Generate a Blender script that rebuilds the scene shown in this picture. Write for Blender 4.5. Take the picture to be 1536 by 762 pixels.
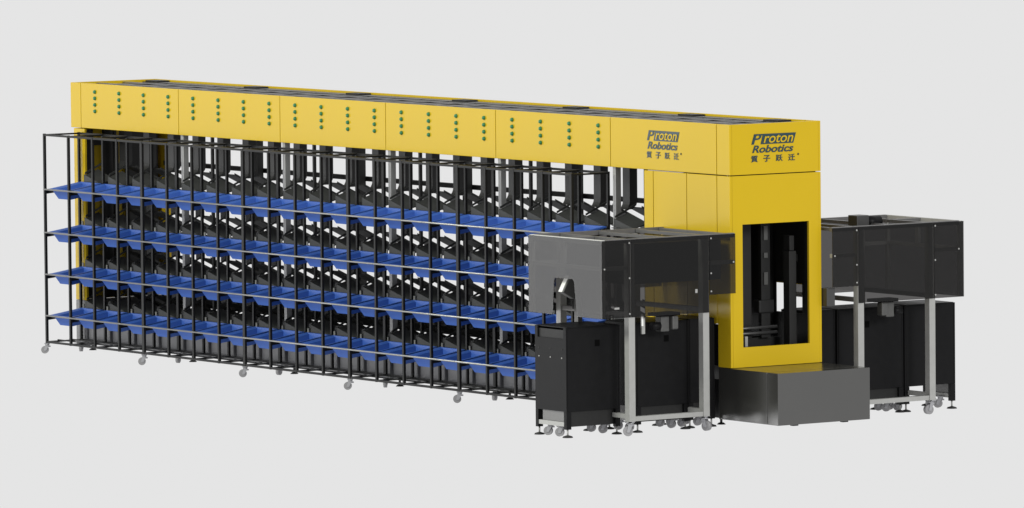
import bpy, math, random
from mathutils import Vector, Matrix, Euler

random.seed(7)
scene = bpy.context.scene
col = scene.collection
for o in list(bpy.data.objects):
    bpy.data.objects.remove(o)

# ------------------------------------------------------------------ camera
cam_d = bpy.data.cameras.new("Camera")
cam = bpy.data.objects.new("Camera", cam_d)
col.objects.link(cam)
CR = Vector((0.56899575, 0.82228521, -0.00953212))
CU = Vector((-0.05193094, 0.04749808, 0.99752048))
CD = Vector((-0.8206991, 0.56708991, -0.06972825))
cam.matrix_world = Matrix(((CR.x, CU.x, -CD.x, 48.51938), (CR.y, CU.y, -CD.y, -35.58249),
                           (CR.z, CU.z, -CD.z, 5.57333), (0, 0, 0, 1)))
cam_d.sensor_fit = 'HORIZONTAL'
cam_d.sensor_width = 36.0
cam_d.lens = 11670.77 / 1536.0 * 36.0
cam_d.clip_start = 0.5
cam_d.clip_end = 400.0
scene.camera = cam

# ------------------------------------------------------------------ studio light
world = bpy.data.worlds.new("World")
scene.world = world
world.use_nodes = True
bg = world.node_tree.nodes["Background"]
bg.inputs[0].default_value = (0.783, 0.783, 0.783, 1)      # the plain pale grey studio surround
bg.inputs[1].default_value = 1.0


def softbox(name, loc, target, sx, sy, power, color=(1, 1, 1)):
    d = bpy.data.lights.new(name, 'AREA')
    d.shape = 'RECTANGLE'
    d.size = sx
    d.size_y = sy
    d.energy = power
    d.color = color
    o = bpy.data.objects.new(name, d)
    col.objects.link(o)
    o.location = loc
    o.rotation_euler = (Vector(target) - Vector(loc)).to_track_quat('-Z', 'Y').to_euler()
    return o


softbox("softbox_front", (-28, -22, 1.5), (-3, 0, 1.2), 28, 11, 2700, (1, 1, 1))
softbox("softbox_key", (-3, -27, 18), (-4.5, 0, 1.2), 7, 7, 7300, (0.97, 1, 0.90))
softbox("softbox_right", (38, 1, 14), (-2, 0.4, 1.2), 9, 8, 9600, (1, 1, 0.98))

scene.view_settings.view_transform = 'Standard'
scene.view_settings.look = 'None'
scene.view_settings.exposure = 0.0
scene.view_settings.gamma = 1.0
scene.view_settings.use_curve_mapping = False

# ------------------------------------------------------------------ materials


def mat(name, color, rough=0.5, metal=0.0, spec=0.5, grain=0.06, gscale=18.0, bump=0.0, bscale=200.0, coat=0.0, ior=1.5):
    m = bpy.data.materials.new(name)
    m.use_nodes = True
    nt = m.node_tree
    b = nt.nodes["Principled BSDF"]
    b.inputs["Roughness"].default_value = rough
    b.inputs["Metallic"].default_value = metal
    b.inputs["Specular IOR Level"].default_value = spec
    b.inputs["IOR"].default_value = ior
    b.inputs["Coat Weight"].default_value = coat
    b.inputs["Coat Roughness"].default_value = 0.08
    tc = nt.nodes.new("ShaderNodeTexCoord")
    nz = nt.nodes.new("ShaderNodeTexNoise")
    nz.inputs["Scale"].default_value = gscale
    nz.inputs["Detail"].default_value = 5.0
    nt.links.new(tc.outputs["Object"], nz.inputs["Vector"])
    rp = nt.nodes.new("ShaderNodeMapRange")
    rp.inputs["From Min"].default_value = 0.3
    rp.inputs["From Max"].default_value = 0.7
    rp.inputs["To Min"].default_value = 1.0 - grain
    rp.inputs["To Max"].default_value = 1.0 + grain
    nt.links.new(nz.outputs["Fac"], rp.inputs["Value"])
    mx = nt.nodes.new("ShaderNodeMix")
    mx.data_type = 'RGBA'
    mx.blend_type = 'MULTIPLY'
    mx.inputs["Factor"].default_value = 1.0
    mx.inputs["A"].default_value = (*color, 1)
    nt.links.new(rp.outputs["Result"], mx.inputs["B"])
    nt.links.new(mx.outputs["Result"], b.inputs["Base Color"])
    rr = nt.nodes.new("ShaderNodeMapRange")
    rr.inputs["To Min"].default_value = max(0.02, rough - 0.05)
    rr.inputs["To Max"].default_value = min(1.0, rough + 0.05)
    nt.links.new(nz.outputs["Fac"], rr.inputs["Value"])
    nt.links.new(rr.outputs["Result"], b.inputs["Roughness"])
    if bump > 0:
        n2 = nt.nodes.new("ShaderNodeTexNoise")
        n2.inputs["Scale"].default_value = bscale
        nt.links.new(tc.outputs["Object"], n2.inputs["Vector"])
        bp = nt.nodes.new("ShaderNodeBump")
        bp.inputs["Strength"].default_value = bump
        bp.inputs["Distance"].default_value = 0.002
        nt.links.new(n2.outputs["Fac"], bp.inputs["Height"])
        nt.links.new(bp.outputs["Normal"], b.inputs["Normal"])
    return m


def smoked(name, tint, rough=0.08, ior=1.4):
    m = bpy.data.materials.new(name)
    m.use_nodes = True
    nt = m.node_tree
    for n in list(nt.nodes):
        if n.type != 'OUTPUT_MATERIAL':
            nt.nodes.remove(n)
    out = nt.nodes["Material Output"]
    tr = nt.nodes.new("ShaderNodeBsdfTransparent")
    tr.inputs["Color"].default_value = (*tint, 1)
    gl = nt.nodes.new("ShaderNodeBsdfGlossy")
    tc = nt.nodes.new("ShaderNodeTexCoord")
    nz = nt.nodes.new("ShaderNodeTexNoise")
    nz.inputs["Scale"].default_value = 3.0
    mr = nt.nodes.new("ShaderNodeMapRange")
    mr.inputs["To Min"].default_value = rough * 0.6
    mr.inputs["To Max"].default_value = rough * 1.4
    nt.links.new(tc.outputs["Object"], nz.inputs["Vector"])
    nt.links.new(nz.outputs["Fac"], mr.inputs["Value"])
    nt.links.new(mr.outputs["Result"], gl.inputs["Roughness"])
    fr = nt.nodes.new("ShaderNodeFresnel")
    fr.inputs["IOR"].default_value = ior
    ms = nt.nodes.new("ShaderNodeMixShader")
    ge = nt.nodes.new("ShaderNodeNewGeometry")          # the sheet reflects once, at its outer skin
    inv = nt.nodes.new("ShaderNodeMath")
    inv.operation = 'SUBTRACT'
    inv.inputs[0].default_value = 1.0
    nt.links.new(ge.outputs["Backfacing"], inv.inputs[1])
    mu = nt.nodes.new("ShaderNodeMath")
    mu.operation = 'MULTIPLY'
    nt.links.new(fr.outputs[0], mu.inputs[0])
    nt.links.new(inv.outputs[0], mu.inputs[1])
    nt.links.new(mu.outputs[0], ms.inputs[0])
    nt.links.new(tr.outputs[0], ms.inputs[1])
    nt.links.new(gl.outputs[0], ms.inputs[2])
    nt.links.new(ms.outputs[0], out.inputs["Surface"])
    return m


M = {
    'yellow': mat("yellow_powder_coat", (0.492, 0.335, 0.012), 0.22, spec=0.11, grain=0.012, gscale=3.0, bump=0.04, bscale=300),
    'black': mat("black_powder_coat", (0.0065, 0.0065, 0.007), 0.42, spec=0.09, grain=0.08, bump=0.05, bscale=400),
    'frame': mat("black_steel_tube", (0.007, 0.0072, 0.0072), 0.4, spec=0.13, grain=0.1),
    'chute': mat("dark_grey_sheet_metal", (0.036, 0.037, 0.036), 0.5, spec=0.25, grain=0.12, gscale=9),
    'duct': mat("black_sheet_duct", (0.024, 0.024, 0.0245), 0.45, spec=0.3, grain=0.15, gscale=7),
    'dark': mat("black_inner_steel", (0.010, 0.010, 0.010), 0.5, spec=0.25, grain=0.1),
    'platform': mat("grey_painted_steel", (0.026, 0.0255, 0.0235), 0.21, spec=0.5, ior=1.95, grain=0.03, gscale=4, bump=0.03, bscale=300),
    'silver': mat("anodised_aluminium", (0.30, 0.30, 0.29), 0.45, metal=0.15, spec=0.5, grain=0.04),
    'chrome': mat("bright_zinc_rail", (0.27, 0.27, 0.265), 0.35, metal=0.6, spec=0.5, grain=0.08, gscale=12),
    'base': mat("grey_base_sheet", (0.13, 0.13, 0.133), 0.4, spec=0.4, grain=0.05),
    'rail': mat("grey_aluminium_profile", (0.12, 0.118, 0.118), 0.4, metal=0.2, spec=0.5, grain=0.06),
    'blue': mat("blue_polypropylene", (0.036, 0.100, 0.375), 0.45, spec=0.28, grain=0.05, gscale=6),
    'green': mat("green_lens", (0.02, 0.15, 0.055), 0.18, spec=0.6, grain=0.05),
    'ink': mat("dark_teal_print", (0.012, 0.035, 0.042), 0.4, spec=0.4, grain=0.03),
    'caster': mat("grey_caster_rubber", (0.22, 0.217, 0.225), 0.5, spec=0.4, grain=0.08),
    'fork': mat("zinc_caster_fork", (0.30, 0.30, 0.315), 0.4, metal=0.2, grain=0.08),
    'rubber': mat("black_rubber_foot", (0.02, 0.02, 0.02), 0.6, spec=0.3),
    'tray': mat("dull_grey_tray", (0.075, 0.070, 0.070), 0.45, metal=0.1, spec=0.4, grain=0.1),
    'void': mat("open_port_black", (0.002, 0.002, 0.002), 0.7, spec=0.03),
    'white': mat("white_plastic", (0.80, 0.80, 0.78), 0.4, grain=0.02),
    'grey': mat("mid_grey_cast_metal", (0.065, 0.065, 0.063), 0.45, metal=0.2, grain=0.1, gscale=30),
    'smoke': smoked("smoked_acrylic", (0.345, 0.34, 0.338), 0.10, 1.40),
    'bright': mat("lit_aluminium_profile", (0.50, 0.50, 0.485), 0.5, metal=0.1, grain=0.03),  # lit copy of the aluminium, lightened for bars on the front-lit end
    'trim': mat("dark_grey_profile", (0.036, 0.036, 0.036), 0.35, spec=0.5, grain=0.06),
}

# ------------------------------------------------------------------ mesh helpers
WL = {}


class MB:
    def __init__(self):
        self.v = []
        self.f = []
        self.s = []

    def box(self, x0, x1, y0, y1, z0, z1):
        n = len(self.v)
        self.v += [(x0, y0, z0), (x1, y0, z0), (x1, y1, z0), (x0, y1, z0), (x0, y0, z1), (x1, y0, z1), (x1, y1, z1), (x0, y1, z1)]
        self.f += [tuple(n + i for i in q) for q in ((0, 3, 2, 1), (4, 5, 6, 7), (0, 1, 5, 4), (1, 2, 6, 5), (2, 3, 7, 6), (3, 0, 4, 7))]
        self.s += [False] * 6
        return self

    def hexa(self, pts):
        """eight points, bottom ring then top ring"""
        n = len(self.v)
        self.v += [tuple(p) for p in pts]
        self.f += [tuple(n + i for i in q) for q in ((0, 3, 2, 1), (4, 5, 6, 7), (0, 1, 5, 4), (1, 2, 6, 5), (2, 3, 7, 6), (3, 0, 4, 7))]
        self.s += [False] * 6
        return self

    def tube(self, a, b, r, seg=12, r2=None, caps=True):
        a = Vector(a)
        b = Vector(b)
        d = (b - a).normalized()
        t = Vector((0, 0, 1)) if abs(d.z) < 0.9 else Vector((1, 0, 0))
        u = d.cross(t).normalized()
        w = d.cross(u)
        r2 = r if r2 is None else r2
        n = len(self.v)
        for k in range(seg):
            c = math.cos(2 * math.pi * k / seg)
            s = math.sin(2 * math.pi * k / seg)
            self.v.append(tuple(a + (u * c + w * s) * r))
        for k in range(seg):
            c = math.cos(2 * math.pi * k / seg)
            s = math.sin(2 * math.pi * k / seg)
            self.v.append(tuple(b + (u * c + w * s) * r2))
        for k in range(seg):
            self.f.append((n + k, n + (k + 1) % seg, n + seg + (k + 1) % seg, n + seg + k))
            self.s.append(True)
        if caps:
            self.f.append(tuple(n + k for k in reversed(range(seg))))
            self.f.append(tuple(n + seg + k for k in range(seg)))
            self.s += [False, False]
        return self

    def prism(self, poly, axis, a, b):
        """polygon (two coords) extruded along axis from a to b"""
        n = len(self.v)
        k = len(poly)
        for t in (a, b):
            for (p, q) in poly:
                self.v.append({'x': (t, p, q), 'y': (p, t, q), 'z': (p, q, t)}[axis])
        self.f.append(tuple(range(n, n + k)))
        self.f.append(tuple(reversed(range(n + k, n + 2 * k))))
        for i in range(k):
            j = (i + 1) % k
            self.f.append((n + i, n + k + i, n + k + j, n + j))
        self.s += [False] * (k + 2)
        return self

    def ring_loft(self, rings, cap0=True, cap1=True):
        n = len(self.v)
        k = len(rings[0])
        for r in rings:
            self.v += [tuple(p) for p in r]
        for i in range(len(rings) - 1):
            for j in range(k):
                a = n + i * k + j
                b = n + i * k + (j + 1) % k
                self.f.append((a, b, b + k, a + k))
                self.s.append(False)
        if cap0:
            self.f.append(tuple(n + j for j in reversed(range(k))))
            self.s.append(False)
        if cap1:
            self.f.append(tuple(n + (len(rings) - 1) * k + j for j in range(k)))
            self.s.append(False)
        return self

    def mesh(self, name, m, origin=(0, 0, 0)):
        o = Vector(origin)
        me = bpy.data.meshes.new(name)
        me.from_pydata([tuple(Vector(p) - o) for p in self.v], [], self.f)
        me.update()
        for p, s in zip(me.polygons, self.s):
            p.use_smooth = s
        me.materials.append(m)
        import bmesh
        bm = bmesh.new()
        bm.from_mesh(me)
        bmesh.ops.recalc_face_normals(bm, faces=bm.faces)
        bm.to_mesh(me)
        bm.free()
        return me

    def build(self, name, m, parent=None, origin=None, bevel=0.0):
        pw = WL[parent.name] if parent else Vector((0, 0, 0))
        if origin is None:
            if parent:
                origin = pw
            else:
                xs = [p[0] for p in self.v]
                ys = [p[1] for p in self.v]
                zs = [p[2] for p in self.v]
                origin = ((min(xs) + max(xs)) / 2, (min(ys) + max(ys)) / 2, min(zs))
        me = self.mesh(name, m, origin)
        return place(name, me, parent, origin, bevel)


def place(name, me, parent, origin, bevel=0.0, rot=None):
    o = bpy.data.objects.new(name, me)
    col.objects.link(o)
    pw = WL[parent.name] if parent else Vector((0, 0, 0))
    o.parent = parent
    o.location = Vector(origin) - pw
    if rot:
        o.rotation_euler = rot
    WL[o.name] = Vector(origin)
    if bevel > 0:
        b = o.modifiers.new("Bevel", 'BEVEL')
        b.width = bevel
        b.segments = 2
        b.limit_method = 'ANGLE'
    return o


def empty(name, loc, label, cat, group=None):
    o = bpy.data.objects.new(name, None)
    col.objects.link(o)
    o.location = loc
    o.empty_display_size = 0.1
    WL[o.name] = Vector(loc)
    o["label"] = label
    o["category"] = cat
    if group:
        o["group"] = group
    return o


def tag(o, label, cat, group=None):
    o["label"] = label
    o["category"] = cat
    if group:
        o["group"] = group
    return o


# ------------------------------------------------------------------ key dimensions (metres)
PITCH = 0.4
X0 = -9.5927                    # first module seam
W = 0.8816                      # depth of the machine
T = 2.3547                      # top of the yellow header
HB = 1.9618                     # underside of the header
TB = 0.461                      # top of the grey platform
XL = X0 - 0.170                 # left end of the machine
SEAMS = [X0 + 1.6 * i for i in range(6)] + [-0.1713]
LEVELS = [1.4386, 1.0622, 0.6957, 0.3333]
RF, RB = -0.3772, -0.0255       # rack front and back rows of posts

# ================================================================== sorting machine
mach = empty("sorting_machine", (-4.85, W / 2, 0), "long yellow and black sorting machine with rows of dark chutes and green lights", "machine")

# --- yellow header: front and back skins in separate panels, seams 5 mm wide
xs = [XL] + SEAMS + [0.0]
G = 0.0028
panels = []
for i in range(len(xs) - 1):
    a = xs[i] + (G if i else 0)
    b = xs[i + 1] - (G if i < len(xs) - 2 else 0)
    p = MB().box(a, b, 0.0, 0.022, HB, T).build("header_panel", M['yellow'], mach, ((a + b) / 2, 0, HB), 0.003)
    panels.append(p)
    MB().box(a, b, W - 0.022, W, HB, T).build("header_panel", M['yellow'], mach, ((a + b) / 2, W, HB), 0.003)
end_header = MB().box(-0.022, 0.0, 0.0225, W - 0.0225, HB, T).build("header_panel", M['yellow'], mach, (0, W / 2, HB), 0.002)
MB().box(XL, XL + 0.022, 0.0225, W - 0.0225, HB, T).build("header_panel", M['yellow'], mach, (XL, W / 2, HB), 0.002)

# dark backing strips behind the seams
for x in SEAMS:
    MB().box(x - 0.03, x + 0.03, 0.024, 0.04, HB + 0.01, T - 0.015).build("seam_strip", M['dark'], mach)

# --- green indicator lights, four by four on every module
lm = MB()
prof = [(0.0, 0.0170), (-0.008, 0.0165), (-0.016, 0.0125), (-0.020, 0.005)]
for (ya, ra), (yb, rb) in zip(prof[:-1], prof[1:]):
    lm.tube((0, ya, 0), (0, yb, 0), ra, 12, rb, caps=False)
lm.f.append(tuple(range(len(lm.v) - 12, len(lm.v))))
lm.s.append(True)
light_me = lm.mesh("indicator_light", M['green'])
for c in range(20):
    x = X0 + PITCH * c + 0.2405
    for z in (2.284, 2.228, 2.171, 2.115):
        place("indicator_light", light_me, panels[1 + c // 4], (x, -0.0005, z))

# --- cross trays and rails seen through the open top
for i in range(25):
    x = XL + 0.06 + i * PITCH
    if x > -0.30:
        break
    MB().box(x, x + 0.33, 0.026, W - 0.16, 2.318, 2.330).build("top_tray", M['tray'], mach)
    MB().box(x + 0.335, x + 0.37, 0.026, W - 0.16, 2.300, 2.336).build("top_rail", M['trim'], mach)
for y in (0.25, 0.52):
    MB().box(XL + 0.03, -0.03, y, y + 0.03, 2.3365, 2.343).build("top_rail", M['rail'], mach)
MB().box(XL + 0.03, -0.03, W - 0.155, W - 0.026, 2.20, 2.337).build("header_shade_strip", M['trim'], mach)  # added dark strip, stands in for shade on the header's inner back panel
for x in SEAMS[:6] + [-0.45]:
    MB().box(x - 0.10, x + 0.10, W - 0.15, W - 0.028, 2.3375, 2.350).build("cable_box", M['dark'], mach)
MB().box(-0.16, -0.03, 0.03, W - 0.03, 2.275, 2.345).build("cable_box", M['dark'], mach)

# --- lettering on the header
def text_mesh(body, size, m, shear=0.0, bold=0.0):
    cu = bpy.data.curves.new("lettering", 'FONT')
    cu.body = body
    cu.size = size
    cu.shear = shear
    cu.extrude = 0.0012
    cu.offset = bold
    cu.align_x = 'LEFT'
    ob = bpy.data.objects.new("tmp_text", cu)
    col.objects.link(ob)
    bpy.context.view_layer.update()
    dg = bpy.context.evaluated_depsgraph_get()
    me = bpy.data.meshes.new_from_object(ob.evaluated_get(dg))
    bpy.data.objects.remove(ob)
    me.materials.clear()
    me.materials.append(m)
    return me


def fit_text(body, m, x0, z0, w, h, shear=0.0, bold=0.0):
    me = text_mesh(body, 1.0, m, shear, bold)
    vx = [v.co.x for v in me.vertices]
    vy = [v.co.y for v in me.vertices]
    if not vx:
        return None
    ax, bx_, ay, by = min(vx), max(vx), min(vy), max(vy)
    for v in me.vertices:
        v.co.x = (v.co.x - ax) / (bx_ - ax) * w + x0
        v.co.y = (v.co.y - ay) / (by - ay) * h + z0
        v.co.z = v.co.z * 1.0
    return me


def logo(parent, origin, rot, w):
    """origin is the lower left corner of the whole mark on the panel, local x to the right, local y up"""
    k = w / 0.44
    def put(name, me, lift):
        if me is None:
            return
        for v in me.vertices:
            v.co.x *= k
        o = bpy.data.objects.new(name, me)
        col.objects.link(o)
        o.parent = parent
        n = Euler(rot).to_matrix() @ Vector((0, 0, 1))
        o.location = Vector(origin) - WL[parent.name] + n * lift
        o.rotation_euler = rot
        WL[o.name] = Vector(origin)
    # big dark P, dark slanted plate, pale yellow letters on the plate
    put("lettering", fit_text("P", M['ink'], 0.010, 0.140, 0.092, 0.078, 0.28, 0.012), 0.003)
    plate = MB().prism([(0.094, 0.138), (0.413, 0.138), (0.440, 0.218), (0.118, 0.218)], 'z', 0, 0.002)
    put("letter_plate", plate.mesh("letter_plate", M['ink']), 0.001)
    bar = MB().prism([(0.005, 0.138), (0.030, 0.138), (0.057, 0.218), (0.032, 0.218)], 'z', 0, 0.002)
    top = MB().prism([(0.054, 0.206), (0.114, 0.206), (0.118, 0.218), (0.058, 0.218)], 'z', 0, 0.0015)
    put("letter_plate", top.mesh("letter_plate", M['ink']), 0.0012)
    put("letter_plate", bar.mesh("letter_plate", M['ink']), 0.001)
    put("lettering", fit_text("roton", M['yellow'], 0.122, 0.147, 0.288, 0.062, 0.28, 0.006), 0.0052)
    put("lettering", fit_text("Robotics", M['ink'], 0.012, 0.072, 0.402, 0.058, 0.28, 0.022), 0.003)
    for i, ch in enumerate("質子跃迁"):
        put("lettering", fit_text(ch, M['ink'], 0.0 + i * 0.121, 0.0, 0.066, 0.052, 0.0, 0.020), 0.003)
    put("lettering", fit_text("®", M['ink'], 0.452, 0.040, 0.016, 0.016, 0.0, 0.0), 0.003)


logo(panels[6], (-1.098, 0.0, 2.055), (math.pi / 2, 0, 0), 0.440)
logo(end_header, (0.0, 0.204, 2.055), (math.pi / 2, 0, math.pi / 2), 0.437)

# --- near tower: yellow skins with the tall window in the end face
TW = -1.139
GZ = 0.0075
ZT = HB - GZ
for a, b, z0 in ((TW, -1.017 - G, 0.80), (-1.017 + G, -0.571 - G, 0.80), (-0.571 + G, -0.1713 - G, 0.80), (-0.1713 + G, 0.0, TB + 0.003)):
    MB().box(a, b, 0.0, 0.022, z0, ZT).build("tower_panel", M['yellow'], mach, ((a + b) / 2, 0, z0), 0.003)
    MB().box(a, b, W - 0.022, W, max(z0, 1.06) if a < -0.18 else z0, ZT).build("tower_panel", M['yellow'], mach, ((a + b) / 2, W, z0), 0.003)
oy0, oy1, oz0, oz1 = 0.1185, 0.7616, 0.6191, 1.5758
fr = MB()
fr.prism([(0.0225, TB + 0.003), (W - 0.0225, TB + 0.003), (W - 0.0225, oz0), (0.0225, oz0)], 'x', -0.022, 0)
fr.prism([(0.0225, oz1), (W - 0.0225, oz1), (W - 0.0225, ZT), (0.0225, ZT)], 'x', -0.022, 0)
fr.prism([(0.0225, oz0), (oy0, oz0), (oy0, oz1), (0.0225, oz1)], 'x', -0.022, 0)
fr.prism([(oy1, oz0), (W - 0.0225, oz0), (W - 0.0225, oz1), (oy1, oz1)], 'x', -0.022, 0)
fr.build("end_panel", M['yellow'], mach, (0, W / 2, TB))
MB().box(-1.13, -0.03, 0.03, W - 0.03, HB - 0.006, HB - 0.001).build("header_floor", M['dark'], mach)

# --- tower inside: black posts, lift column, carriage, lower drive
for x, y in ((-0.09, 0.045), (-0.09, W - 0.095), (-1.10, 0.045), (-1.10, W - 0.095), (-0.62, 0.045), (-0.62, W - 0.095)):
    MB().box(x, x + 0.05, y, y + 0.05, TB + 0.004, 1.93).build("tower_post", M['dark'], mach)
MB().box(-0.17, -0.09, 0.635, 0.705, TB + 0.004, 1.34).build("lift_column", M['dark'], mach, None, 0.004)
MB().box(-0.19, -0.11, 0.655, 0.70, 1.341, 1.46).build("lift_column", M['dark'], mach, None, 0.004)
MB().box(-0.45, -0.30, 0.13, 0.72, 0.50, 0.66).build("drive_housing", M['dark'], mach, None, 0.01)
for z in (0.742, 0.700):
    MB().tube((-0.25, 0.16, z), (-0.25, 0.628, z), 0.013, 14).build("drive_shaft", M['trim'], mach)
MB().box(-0.34, -0.25, 0.46, 0.61, 0.85, 0.955).build("drive_housing", M['dark'], mach, None, 0.012)
MB().box(-0.30, -0.262, 0.49, 0.575, 0.66, 1.93).build("guide_or_shade_plate", M['dark'], mach)
MB().box(-0.33, -0.30, 0.30, 0.42, 0.66, 1.93).build("guide_or_shade_plate", M['dark'], mach)
MB().box(-0.70, -0.66, 0.22, 0.34, 0.70, 1.92).build("guide_or_shade_plate", M['dark'], mach)
for z0_, z1_ in ((1.425, 1.535), (1.285, 1.325), (1.075, 1.172)):
    MB().box(-0.2615, -0.25, 0.510, 0.546, z0_, z1_).build("sensor_plate", M['grey'], mach)
MB().hexa([(-0.256, 0.80, 1.27), (-0.248, 0.80, 1.27), (-0.248, 0.838, 1.238), (-0.256, 0.838, 1.238),
           (-0.256, 0.80, 1.30), (-0.248, 0.80, 1.30), (-0.248, 0.838, 1.30), (-0.256, 0.838, 1.30)]).build("bracket", M['grey'], mach)
MB().box(-0.26, -0.23, 0.306, 0.332, 0.602, 0.680).build("bracket", M['silver'], mach)
for y in (0.24, 0.40):
    MB().tube((-0.31, y, 0.70), (-0.31, y, 1.92), 0.010, 10).build("guide_rod", M['dark'], mach)
MB().box(-1.125, -1.10, 0.10, W - 0.10, 0.80, 1.92).build("tower_bulkhead", M['dark'], mach)
MB().box(-1.12, -0.19, 0.03, 0.06, 0.47, 0.79).build("tower_skirt", M['dark'], mach)
for a, b, c, d in ((-1.12, -0.55, 0.835, 1.93), (-0.55, -0.10, 1.07, 1.93), (-0.20, -0.10, 0.835, 1.0695), (-1.12, -0.10, 0.47, 0.8345)):  # added dark sheets cover the yellow back wall to blacken the tower inside
    MB().box(a, b, W - 0.040, W - 0.028, c, d).build("tower_dark_sheet", M['dark'], mach)

# --- far end tower
MB().box(XL + 0.045, X0 + 0.055, 0.0, 0.022, 0.449, ZT).build("tower_panel", M['yellow'], mach, (X0, 0, 0.449), 0.003)
MB().box(XL + 0.045, X0 + 0.055, W - 0.022, W, 0.449, ZT).build("tower_panel", M['yellow'], mach, (X0, W, 0.449), 0.003)
MB().box(XL + 0.046, XL + 0.068, 0.0225, W - 0.0225, 0.449, ZT).build("end_panel", M['yellow'], mach)
MB().box(XL + 0.046, X0 + 0.054, 0.001, W - 0.001, 0.05, 0.446).build("base_panel", M['base'], mach)
for a, b in ((0.07, 0.15), (0.27, 0.36), (0.50, 0.82)):  # added black ladder plates stand in for shade on the yellow end wall
    MB().box(XL + 0.08, XL + 0.12, a, b, 0.46, 1.94).build("guide_or_shade_plate", M['dark'], mach)
for z in (0.62, 1.02, 1.42, 1.80):
    MB().box(XL + 0.0805, XL + 0.1195, 0.151, 0.269, z, z + 0.05).build("guide_or_shade_plate", M['dark'], mach)

# --- grey base panels under the chutes, one per column, on a dark plinth
MB().box(X0 + 0.06, -0.20, 0.055, W - 0.055, 0.058, 0.36).build("plinth", M['dark'], mach)
for i in range(21):
    a = X0 + 0.06 + i * PITCH
    b = min(a + PITCH - 0.045, -1.14)
    MB().box(a, b, 0.012, 0.05, 0.07, 0.335).build("base_panel", M['base'], mach, None, 0.004)

# --- silver posts at the module seams in front, black posts behind, long rear beam
for x in SEAMS[1:6]:
    MB().box(x - 0.018, x + 0.022, 0.034, 0.084, 0.455, HB - 0.002).build("machine_post", M['silver'], mach)
    MB().box(x - 0.03, x + 0.03, W - 0.10, W - 0.04, 0.475, HB - 0.002).build("machine_post", M['dark'], mach)
for x in SEAMS[:6]:
    MB().box(x - 0.012, x + 0.012, 0.33, 0.354, 0.365, HB - 0.002).build("machine_post", M['dark'], mach)
MB().box(X0, TW, W - 0.036, W - 0.006, 1.60, 1.64).build("rear_beam", M['dark'], mach)
MB().box(X0 + 0.06, TW, W - 0.03, W - 0.01, 0.37, 0.655).build("rear_panel", M['dark'], mach)

# --- ducts and chutes, columns by four levels; front slides face the rack, rear slides fall to the back
dm = MB().box(-0.065, 0.03, 0.305, 0.380, 1.665, HB - 0.002)
# the lower end of each duct bends forward in three short facets
bend = [(0.305, 0.380, 1.6645), (0.300, 0.372, 1.640), (0.288, 0.352, 1.618), (0.272, 0.330, 1.602)]
for (a0, b0, za), (a1, b1, zb_) in zip(bend[:-1], bend[1:]):
    dm.hexa([(-0.065, a1, zb_), (0.03, a1, zb_), (0.03, b1, zb_), (-0.065, b1, zb_), (-0.065, a0, za), (0.03, a0, za), (0.03, b0, za), (-0.065, b0, za)])
duct_me = dm.mesh("duct", M['duct'])
low_me = MB().box(-0.05, 0.02, 0.318, 0.366, 0.170, 0.262).mesh("duct", M['dark'])
fc = MB()
TL, TR, BL, BR = (-0.14, 0.13, 0.158), (0.12, 0.13, 0.086), (-0.15, 0.0, 0.112), (0.11, 0.0, 0.050)
def dn(p, h=0.008):
    return (p[0], p[1], p[2] - h)
fc.hexa([dn(BL), dn(BR), dn(TR), dn(TL), BL, BR, TR, TL])                       # slide
fc.hexa([(-0.15, -0.010, 0.050), (0.11, -0.010, 0.044), (0.11, -0.002, 0.044), (-0.15, -0.002, 0.050),
         (-0.15, -0.010, 0.117), (0.11, -0.010, 0.0515), (0.11, -0.002, 0.0515), (-0.15, -0.002, 0.117)])   # front plate
fc.box(-0.15, 0.11, -0.034, -0.0105, 0.040, 0.046)                               # lower flange
fc.hexa([(-0.150, 0.0, 0.119), (-0.142, 0.0, 0.119), (-0.132, 0.20, 0.212), (-0.140, 0.20, 0.212),
         (-0.150, 0.0, 0.136), (-0.142, 0.0, 0.136), (-0.132, 0.20, 0.228), (-0.140, 0.20, 0.228)])         # side arm up to the duct
front_chute = fc.mesh("chute", M['chute'])
bc = MB()
bw0, bw1 = -0.088, 0.098
y0_, z0_, y1_, z1_ = 0.375, 0.180, 0.925, -0.095
bc.hexa([(bw0, y0_, z0_ - .008), (bw1, y0_, z0_ - .008), (bw1, y1_, z1_ - .008), (bw0, y1_, z1_ - .008),
         (bw0, y0_, z0_), (bw1, y0_, z0_), (bw1, y1_, z1_), (bw0, y1_, z1_)])
for a in (bw0, bw1 - 0.005):
    bc.hexa([(a, y0_, z0_ + .0005), (a + .005, y0_, z0_ + .0005), (a + .005, y1_, z1_ + .0005), (a, y1_, z1_ + .0005),
             (a, y0_, z0_ + .012), (a + .005, y0_, z0_ + .012), (a + .005, y1_, z1_ + .012), (a, y1_, z1_ + .012)])
back_chute = bc.mesh("chute", M['chute'])
act = MB().box(-0.035, 0.035, -0.03, 0.03, -0.028, 0.012).tube((0.0, -0.05, -0.008), (0.0, -0.03, -0.008), 0.016, 10)
act_me = act.mesh("actuator", M['dark'])
brk_me = MB().box(-0.010, 0.010, -0.005, 0.005, -0.022, 0.022).mesh("bracket", M['silver'])
for c in range(21):
    xc = X0 + PITCH * (c + 0.5)
    if c < 20:
        place("duct", duct_me, mach, (xc, 0, 0))
    for li, z in enumerate(LEVELS):
        ch = place("chute", front_chute, mach, (xc, 0, z))
        if li:
            place("actuator", act_me, ch, (xc - 0.19, 0.06, z + 0.11))
            place("bracket", brk_me, ch, (xc - 0.182, -0.012, z + 0.062))
        if c < 20:
            if li:
                place("duct", low_me, mach, (xc, 0, z))
            place("chute", back_chute, mach, (xc, 0, z))


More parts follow.
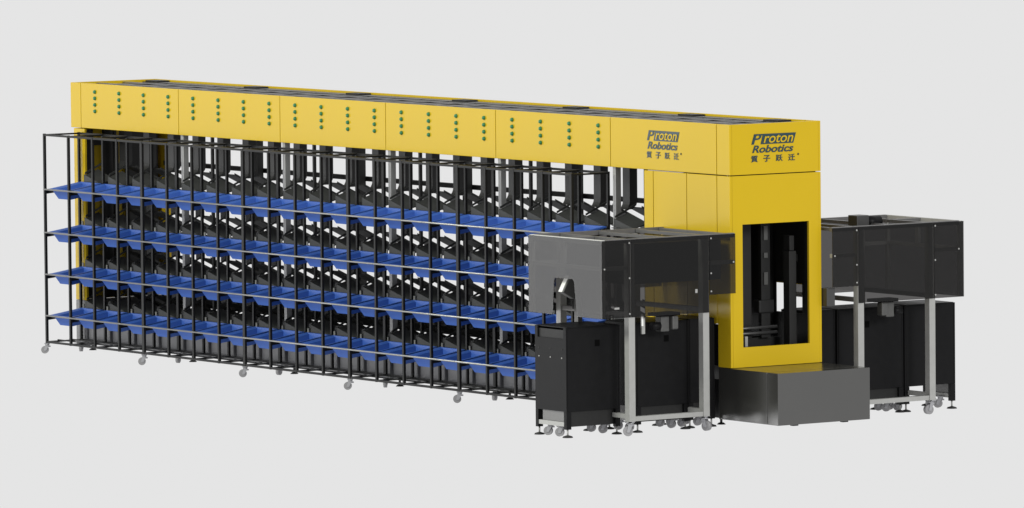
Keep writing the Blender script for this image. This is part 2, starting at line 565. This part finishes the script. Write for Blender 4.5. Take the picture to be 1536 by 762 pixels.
# --- machine levelling feet
for x in (XL + 0.12, -8.0, -6.4, -4.8, -3.2, -1.6, -0.30):
    for y in (0.12, W - 0.12):
        MB().tube((x, y, 0.012), (x, y, 0.07), 0.01, 8).tube((x, y, 0), (x, y, 0.014), 0.036, 14, 0.02).build("levelling_foot", M['rubber'], mach)

# ================================================================== platform
plat = empty("platform", (0.22, W / 2, 0), "low dark grey steel platform box at the foot of the yellow tower", "platform")
MB().box(-0.163, 0.470, -0.0025, W + 0.0025, 0.058, TB).build("body", M['platform'], plat, None, 0.004)
MB().box(0.473, 0.612, -0.0025, W + 0.0025, 0.058, TB).build("front_cover", M['platform'], plat, None, 0.004)
for y in (0.16, W - 0.24):
    MB().box(0.545, 0.585, y, y + 0.05, 0.046, 0.0578).build("glide", M['rubber'], plat)


# ================================================================== casters
def caster_meshes(r, h, wd):
    f = MB()
    f.box(-wd * 0.9, wd * 0.9, -wd * 0.9, wd * 0.9, h - 0.006, h)
    f.tube((0, 0, h - 0.022), (0, 0, h - 0.006), wd * 0.75, 12)
    for s in (-1, 1):
        y = s * wd * 0.62
        f.hexa([(-0.030, y - 0.0025, r - 0.008), (-0.008, y - 0.0025, r - 0.008), (-0.008, y + 0.0025, r - 0.008), (-0.030, y + 0.0025, r - 0.008),
                (-0.016, y - 0.0025, h - 0.02), (0.018, y - 0.0025, h - 0.02), (0.018, y + 0.0025, h - 0.02), (-0.016, y + 0.0025, h - 0.02)])
    f.box(0.004, 0.03, -0.008, 0.008, h - 0.035, h - 0.024)
    fm = f.mesh("caster", M['fork'])
    w = MB()
    w.tube((-0.02, -wd / 2, r), (-0.02, wd / 2, r), r, 20)
    w.tube((-0.02, -wd * 0.62, r), (-0.02, wd * 0.62, r), r * 0.35, 12)
    wm = w.mesh("wheel", M['caster'])
    return fm, wm


rack_caster = caster_meshes(0.033, 0.092, 0.026)
big_caster = caster_meshes(0.038, 0.112, 0.034)
mini_caster = caster_meshes(0.034, 0.095, 0.030)


def caster(parent, meshes, x, y, rz=0.0, z=0.0):
    f = place("caster", meshes[0], parent, (x, y, z), rot=(0, 0, rz))
    w = bpy.data.objects.new("wheel", meshes[1])
    col.objects.link(w)
    w.parent = f
    return f


# ================================================================== bin rack
rack = empty("bin_rack", (X0 + 4, (RF + RB) / 2, 0), "long black tube rack on casters holding four rows of blue bins", "rack")
RTOP, RBOT = 1.9142, 0.102
for k in range(21):
    x = X0 + k * PITCH
    thick = k % 4 == 0
    hw = 0.0165 if (thick and 0 < k < 20) else 0.0105
    for y in (RF, RB):
        MB().box(x - hw, x + hw, y - 0.0105, y + 0.0105, RBOT - 0.011, RTOP + 0.011).build("post", M['frame'], rack)
for y in (RF, RB):
    for i in range(5):
        a = X0 + i * 1.6 + 0.012
        b = X0 + (i + 1) * 1.6 - 0.012
        MB().box(a, b, y - 0.0085, y + 0.0085, RTOP - 0.009, RTOP + 0.009).build("top_rail", M['frame'], rack)
        MB().box(a, b, y - 0.0085, y + 0.0085, RBOT - 0.009, RBOT + 0.009).build("bottom_rail", M['frame'], rack)
for k in range(21):
    x = X0 + k * PITCH
    MB().box(x - 0.008, x + 0.008, RF + 0.011, RB - 0.011, RTOP - 0.007, RTOP + 0.007).build("cross_bar", M['frame'], rack)
    MB().box(x - 0.008, x + 0.008, RF + 0.011, RB - 0.011, RBOT - 0.007, RBOT + 0.007).build("cross_bar", M['frame'], rack)
for y in (RF + 0.11, RF + 0.23):
    MB().tube((X0, y, RBOT + 0.012), (X0 + 8, y, RBOT + 0.012), 0.006, 8).build("bottom_rail", M['frame'], rack)
for z in LEVELS:
    MB().tube((X0, RF - 0.014, z), (X0 + 8, RF - 0.014, z), 0.0072, 12).build("shelf_rail", M['chrome'], rack)
    MB().tube((X0, RB - 0.013, z + 0.030), (X0 + 8, RB - 0.013, z + 0.030), 0.0065, 10).build("shelf_rail", M['frame'], rack)
    for k in range(21):
        x = X0 + k * PITCH
        MB().hexa([(x - 0.006, RF + 0.011, z - 0.040), (x + 0.006, RF + 0.011, z - 0.040), (x + 0.006, RB - 0.011, z - 0.010), (x - 0.006, RB - 0.011, z - 0.010),
                   (x - 0.006, RF + 0.011, z), (x + 0.006, RF + 0.011, z), (x + 0.006, RB - 0.011, z + 0.030), (x - 0.006, RB - 0.011, z + 0.030)]).build("side_arm", M['frame'], rack)  # support arm, made deeper to block light and darken the gaps between bins
for k in range(0, 21, 4):
    x = X0 + k * PITCH
    caster(rack, rack_caster, x, RF, 0.9 + 0.1 * (k % 3))
    caster(rack, rack_caster, x, RB, 2.4 - 0.2 * (k % 3))


# ================================================================== blue bins
def rect(cx, cy, w, d, z):
    return [(cx - w / 2, cy - d / 2, z), (cx + w / 2, cy - d / 2, z), (cx + w / 2, cy + d / 2, z), (cx - w / 2, cy + d / 2, z)]


bm_ = MB()
bm_.ring_loft([
    rect(0, 0.004, 0.200, 0.250, -0.094),
    rect(0, 0.0, 0.252, 0.308, -0.012),
    rect(0, 0.0, 0.352, 0.330, -0.012),
    rect(0, 0.0, 0.356, 0.334, 0.0),
    rect(0, 0.0, 0.300, 0.308, 0.0),
    rect(0, 0.0, 0.246, 0.302, -0.010),
    rect(0, 0.004, 0.192, 0.242, -0.088)])
bin_me = bm_.mesh("storage_bin", M['blue'])
ROWS = ["top row", "second row down", "third row down", "bottom row"]
ORD = ["first", "second", "third", "fourth", "fifth", "sixth", "seventh", "eighth", "ninth", "tenth", "eleventh", "twelfth", "thirteenth",
       "fourteenth", "fifteenth", "sixteenth", "seventeenth", "eighteenth", "nineteenth", "twentieth"]
tilt = math.atan2(0.050, 0.33)
for li, z in enumerate(LEVELS):
    for c in range(20):
        x = X0 + PITCH * (c + 0.5) + 0.012
        o = bpy.data.objects.new("storage_bin", bin_me)
        col.objects.link(o)
        o.location = (x + random.uniform(-0.004, 0.004), (RF + RB) / 2 + random.uniform(-0.003, 0.003), z + 0.029)
        o.rotation_euler = (tilt + random.uniform(-0.008, 0.008), 0, random.uniform(-0.012, 0.012))
        where = "at its left end" if c == 0 else ("at its right end" if c == 19 else ORD[c] + " from the left end")
        tag(o, "blue bin in the rack's " + ROWS[li] + ", " + where, "bin", "blue bins in the long rack")


# ================================================================== infeed hoods, left and right of the tower (mirrored)
def infeed(side):
    left = side < 0
    Y = (lambda y: y) if left else (lambda y: W + 0.02 - y)
    lab = ("smoked dark hood with arched opening on silver wheeled legs, in front of the yellow tower" if left
           else "smoked dark hood on silver wheeled legs, standing behind the yellow tower at right")
    hx0, hx1 = (-0.904, 0.080) if left else (-0.877, 0.107)
    hy0, hy1 = (-1.278 if left else -1.306), -0.010
    z1, z0, zb = 1.5156, 0.9174, 1.0532
    t = empty("infeed_hood", ((hx0 + hx1) / 2, Y(-0.64), 0), lab, "hood")

    def bx(name, m, a, b, c, d, e, f, bev=0.0):
        p, q = sorted((Y(c), Y(d)))
        return MB().box(a, b, p, q, e, f).build(name, m, t, None, bev)
    # outer end panel with the arched cut-out
    def arc(cx, cz, r, a0, a1, n=6):
        return [(cx + r * math.cos(math.radians(a0 + (a1 - a0) * i / n)), cz + r * math.sin(math.radians(a0 + (a1 - a0) * i / n))) for i in range(n + 1)]
    r = 0.030
    poly = [(hx0, z0), (hx0, z1), (hx1, z1), (hx1, z0), (-0.252, z0)]
    if left:
        poly += [(-0.258, z0 + 0.02)] + arc(-0.292 - r, 1.203 - r, r, 5, 90) + arc(-0.560 + r, 1.203 - r, r, 90, 175) + [(-0.578, z0 + 0.02), (-0.584, z0)]
    p, q = sorted((Y(hy0), Y(hy0 + 0.006)))
    MB().prism(poly, 'y', p, q).build("end_panel", M['smoke'], t)
    # side panels
    e = 0.003
    bx("side_panel", M['smoke'], hx1 - 0.006, hx1, hy0 + 0.0065, -1.005 - e, z0, z1)
    bx("side_panel", M['smoke'], hx1 - 0.006, hx1, -1.005 + e, -0.262 - e, z0, z1)
    bx("side_panel", M['smoke'], hx1 - 0.006, hx1, -0.262 + e, hy1, zb, z1)
    bx("side_panel", M['smoke'], hx0, hx0 + 0.006, hy0 + 0.0065, -0.262 - e, z0, z1)
    bx("side_panel", M['smoke'], hx0, hx0 + 0.006, -0.262 + e, hy1, zb, z1)
    # profiles behind the panels
    yo = hy0 + 0.008
    bx("frame_bar", M['bright'], hx0 + 0.01, hx1 - 0.01, yo, yo + 0.030, z1 - 0.035, z1 + 0.004)
    bx("frame_bar", M['bright'], hx0 + 0.045, hx1 - 0.045, yo, yo + 0.025, 1.283, 1.313)
    bx("frame_bar", M['bright'], -0.480, -0.435, yo, yo + 0.025, 1.3135, z1 - 0.036)
    bx("frame_bar", M['bright'], hx0 + 0.008, hx0 + 0.042, yo, yo + 0.028, z0 + 0.005, z1 - 0.036)
    bx("frame_bar", M['bright'], hx1 - 0.040, hx1 - 0.008, yo, yo + 0.028, z0 + 0.005, z1 - 0.036)
    for xx in (hx1 - 0.040, hx0 + 0.008):
        bx("frame_bar", M['silver'], xx, xx + 0.030, hy0 + 0.04, -1.030, 1.283, 1.313)
        bx("frame_bar", M['silver'], xx, xx + 0.030, -0.240, hy1 - 0.002, 1.283, 1.313)
        bx("top_rail", M['rail'], xx, xx + 0.032, hy0 + 0.04, hy1, z1 - 0.028, z1 + 0.006)
    for yy in (-0.99, -0.62, -0.27, -0.045):
        bx("top_rail", M['rail'], hx0 + 0.045, hx1 - 0.045, yy - 0.016, yy + 0.016, z1 - 0.024, z1 + 0.001)
    bx("top_rail", M['rail'], -0.44, -0.40, hy0 + 0.04, -1.008, z1 - 0.022, z1 + 0.002)
    # inner conveyor and black machinery under the open top
    if left:
        bx("inner_cover", M['dark'], -0.72, -0.03, -0.955, hy1 - 0.06, 1.16, 1.47)
    bx("camera_arm", M['black'], -0.50, -0.44, -0.92, -0.36, 1.46, 1.485)
    # legs, lower frame
    for yy in (-0.995, -0.290):
        for xx in (hx1 - 0.066, hx0 + 0.008):
            bx("leg", M['silver'], xx, xx + 0.058, yy - 0.029, yy + 0.029, 0.112, z1 - 0.030)
            bx("leg_cap", M['black'], xx - 0.001, xx + 0.059, yy - 0.030, yy + 0.030, 0.104, 0.1118)
    for xx in (hx1 - 0.060, hx0 + 0.014):
        bx("lower_beam", M['silver'], xx, xx + 0.045, -0.9655, -0.3195, 0.114, 0.150)
    for yy in (-0.995, -0.290):
        bx("lower_beam", M['silver'], hx0 + 0.067, hx1 - 0.067, yy - 0.02, yy + 0.02, 0.135, 0.170)
        bx("cross_beam", M['rail'], hx0 + 0.067, hx1 - 0.067, yy - 0.02, yy + 0.02, z0 + 0.005, z0 + 0.04)
    for xx, rz in ((hx1 - 0.037, 1.0), (hx0 + 0.037, 0.4)):
        for yy in (-0.995, -0.290):
            caster(t, big_caster, xx, Y(yy), rz + (2.4 if yy > -0.5 else 0) + (0 if left else 0.5))
    # motor under the side
    bx("motor_mount", M['black'], -0.10, 0.02, -0.72, -0.50, 0.905, 0.93)
    p, q = sorted((Y(-0.68), Y(-0.60)))
    MB().box(-0.06, 0.02, p, q, 0.785, 0.904).build("motor", M['grey'], t, None, 0.008)
    p, q = sorted((Y(-0.592), Y(-0.535)))
    MB().box(-0.02, 0.05, p, q, 0.80, 0.904).build("motor", M['grey'], t, None, 0.01)
    MB().tube((0.0, Y(-0.76), 0.83), (0.0, Y(-0.682), 0.83), 0.03, 14).build("motor", M['black'], t)
    if left:
        MB().box(-0.02, -0.005, -0.845, -0.815, 0.775, 0.90).build("bracket", M['silver'], t)
        MB().box(0.012, 0.022, -0.865, -0.850, 0.84, 0.93).build("bracket", M['white'], t)
    # bolts on the side panels
    for yy in (-1.02, -0.245):
        for z in (1.49, 1.22, 0.945 if yy < -0.5 else 1.08):
            MB().tube((hx1, Y(yy), z), (hx1 + 0.004, Y(yy), z), 0.007, 8).build("bolt", M['silver'], t)
    for yy in (-1.255, -0.03):
        MB().tube((hx1, Y(yy), 1.298), (hx1 + 0.004, Y(yy), 1.298), 0.007, 8).build("bolt", M['silver'], t)
    if not left:
        MB().box(-0.28, -0.16, 1.355, 1.475, 1.47, 1.582).build("camera_box", M['trim'], t, None, 0.006)
        MB().tube((-0.22, 1.476, 1.525), (-0.22, 1.62, 1.525), 0.045, 16).build("camera_lens", M['black'], t)
        MB().box(-0.04, 0.06, 0.888, 0.968, 0.902, 1.045).build("junction_box", M['trim'], t, None, 0.004)
    else:
        MB().box(0.081, 0.087, -0.40, -0.38, 1.075, 1.105).build("catch", M['silver'], t)
        MB().box(0.081, 0.085, -1.165, -1.12, 0.985, 1.0).build("catch", M['silver'], t)
    return t


infeed(-1)
infeed(1)


# ================================================================== black cabinets under the hoods
def cabinet(left, ya, yb, xa, xb, label, name="conveyor_cabinet", vents=False, skirt=True, zt=0.846):
    Y = (lambda y: y) if left else (lambda y: W - y)
    y0, y1 = sorted((Y(ya), Y(yb)))
    t = empty(name, ((xa + xb) / 2, (y0 + y1) / 2, 0), label, "cabinet", "black cabinets under the infeed hoods")
    zb = 0.20
    th = 0.004
    # side doors and end covers as separate sheets round a core
    MB().box(xa + 0.012, xb - 0.012, y0 + 0.012, y1 - 0.012, zb + 0.004, zt - 0.02).build("core", M['dark'], t)
    MB().box(xb - 0.011, xb, y0 + 0.014, y1 - 0.014, zb, zt - 0.006).build("side_cover", M['black'], t, None, 0.002)
    MB().box(xa, xa + 0.011, y0 + 0.014, y1 - 0.014, zb, zt - 0.006).build("side_cover", M['black'], t, None, 0.002)
    ends = ((y0, y0 + 0.0115), (y1 - 0.0115, y1))
    for (a, b) in ends:
        if vents:
            MB().prism([(xa, zb), (xb, zb), (xb, zt), (xb - 0.035, zt), (xb - 0.035, zt - 0.088), (xa + 0.035, zt - 0.088), (xa + 0.035, zt), (xa, zt)], 'y', a, b).build("end_cover", M['black'], t)
        else:
            MB().box(xa, xb, a, b, zb, zt).build("end_cover", M['black'], t, None, 0.002)
    MB().box(xa + 0.002, xb - 0.002, y0 + 0.0135, y1 - 0.0135, zt - 0.0055, zt + 0.004).build("top_plate", M['black'], t, None, 0.001)
    # square cable port, the dark of its hollow painted as a flat black patch
    ym = y0 + (y1 - y0) * (0.58 if left else 0.45)
    MB().box(xb + 0.0003, xb + 0.0012, ym - 0.023, ym + 0.023, zt - 0.155, zt - 0.105).build("cable_port", M['void'], t)
    if vents:
        for zz, m in ((zt - 0.17, 'rubber'), (zt - 0.235, 'silver')):
            for xx in (xa + 0.055, (xa + xb) / 2, xb - 0.055):
                for yy, s in ((y0, -1), (y1, 1)):
                    MB().tube((xx, yy, zz), (xx, yy + s * 0.003, zz), 0.006, 8).build("bolt", M[m], t)
    # corner legs, tray, feet
    for xx in (xa, xb - 0.035):
        for yy in (y0, y1 - 0.045):
            MB().box(xx, xx + 0.035, yy, yy + 0.045, 0.062, zb - 0.001).build("leg", M['black'], t)
            cx, cy = xx + 0.0175, yy + 0.0225
            MB().tube((cx, cy, 0.012), (cx, cy, 0.0615), 0.007, 8).build("foot_screw", M['silver'], t)
            MB().tube((cx, cy, 0), (cx, cy, 0.010), 0.042, 16, 0.036).tube((cx, cy, 0.010), (cx, cy, 0.018), 0.036, 16, 0.010).build("levelling_foot", M['rubber'], t)
    for (a, b) in ((y0 + 0.004, y0 + 0.034), (y1 - 0.034, y1 - 0.004)):
        MB().box(xa + 0.0355, xb - 0.0355, a, b, 0.085, 0.118).build("foot_rail", M['silver'], t)
        MB().box(xa + 0.075, xb - 0.05, a + 0.014, a + 0.018, 0.1185, zb - 0.001).build("foot_panel", M['rail'], t)
    if skirt:
        MB().box(xb - 0.030, xb - 0.022, y0 + 0.046, y1 - 0.046, 0.080, zb - 0.001).build("skirt", M['dark'], t)
    for xx in (xa + 0.13, xb - 0.13):
        for yy in (y0 + 0.05, y1 - 0.05):
            caster(t, mini_caster, xx, yy, 0.6)
    return t


cabinet(True, -1.462, -0.955, -0.560, -0.146, "black cabinet with a notched grey end face and drilled holes, nearest to the bin rack", vents=True)
cabinet(True, -0.800, -0.300, -0.560, -0.150, "black cabinet between the two silver legs of the front hood")
cabinet(True, -0.272, -0.020, -0.600, -0.190, "narrow black cabinet between the front hood's rear leg and the yellow tower")
cabinet(False, -1.470, -0.965, -0.560, -0.196, "black cabinet at the far right end under the rear hood", vents=True, skirt=False)
cabinet(False, -0.955, -0.300, -0.560, -0.200, "black cabinet under the middle of the rear hood, behind its left silver leg")
cabinet(False, -0.290, -0.020, -0.560, -0.210, "narrow black cabinet beside the yellow tower under the rear hood")

# ================================================================== scanner in the arched opening
sc = empty("barcode_scanner", (-0.52, -1.13, 0.85), "small tilted scanner with a bright white front in the hood's arched opening", "scanner")
MB().box(-0.545, -0.495, -1.10, -1.06, 0.852, 1.08).build("stand", M['trim'], sc)
MB().box(-0.64, -0.20, -1.052, -1.046, 0.945, 1.25).build("arch_shade_plate", M['dark'], sc)  # added dark sheet so the arched opening looks dark inside
hd = MB().box(-0.032, 0.032, -0.062, 0.062, -0.072, 0.072)
ho = hd.build("housing", M['grey'], None, (0, 0, 0), 0.006)
ho.parent = sc
ho.location = Vector((-0.505, -1.165, 1.125)) - WL[sc.name]
ho.rotation_euler = (-0.5, 0, 0)
wf = MB().box(-0.030, 0.018, -0.0655, -0.0625, -0.070, 0.070).mesh("white_front", M['white'])
wo = bpy.data.objects.new("white_front", wf)
col.objects.link(wo)
wo.parent = ho

# cycles
scene.render.engine = 'CYCLES'
scene.cycles.transparent_max_bounces = 16
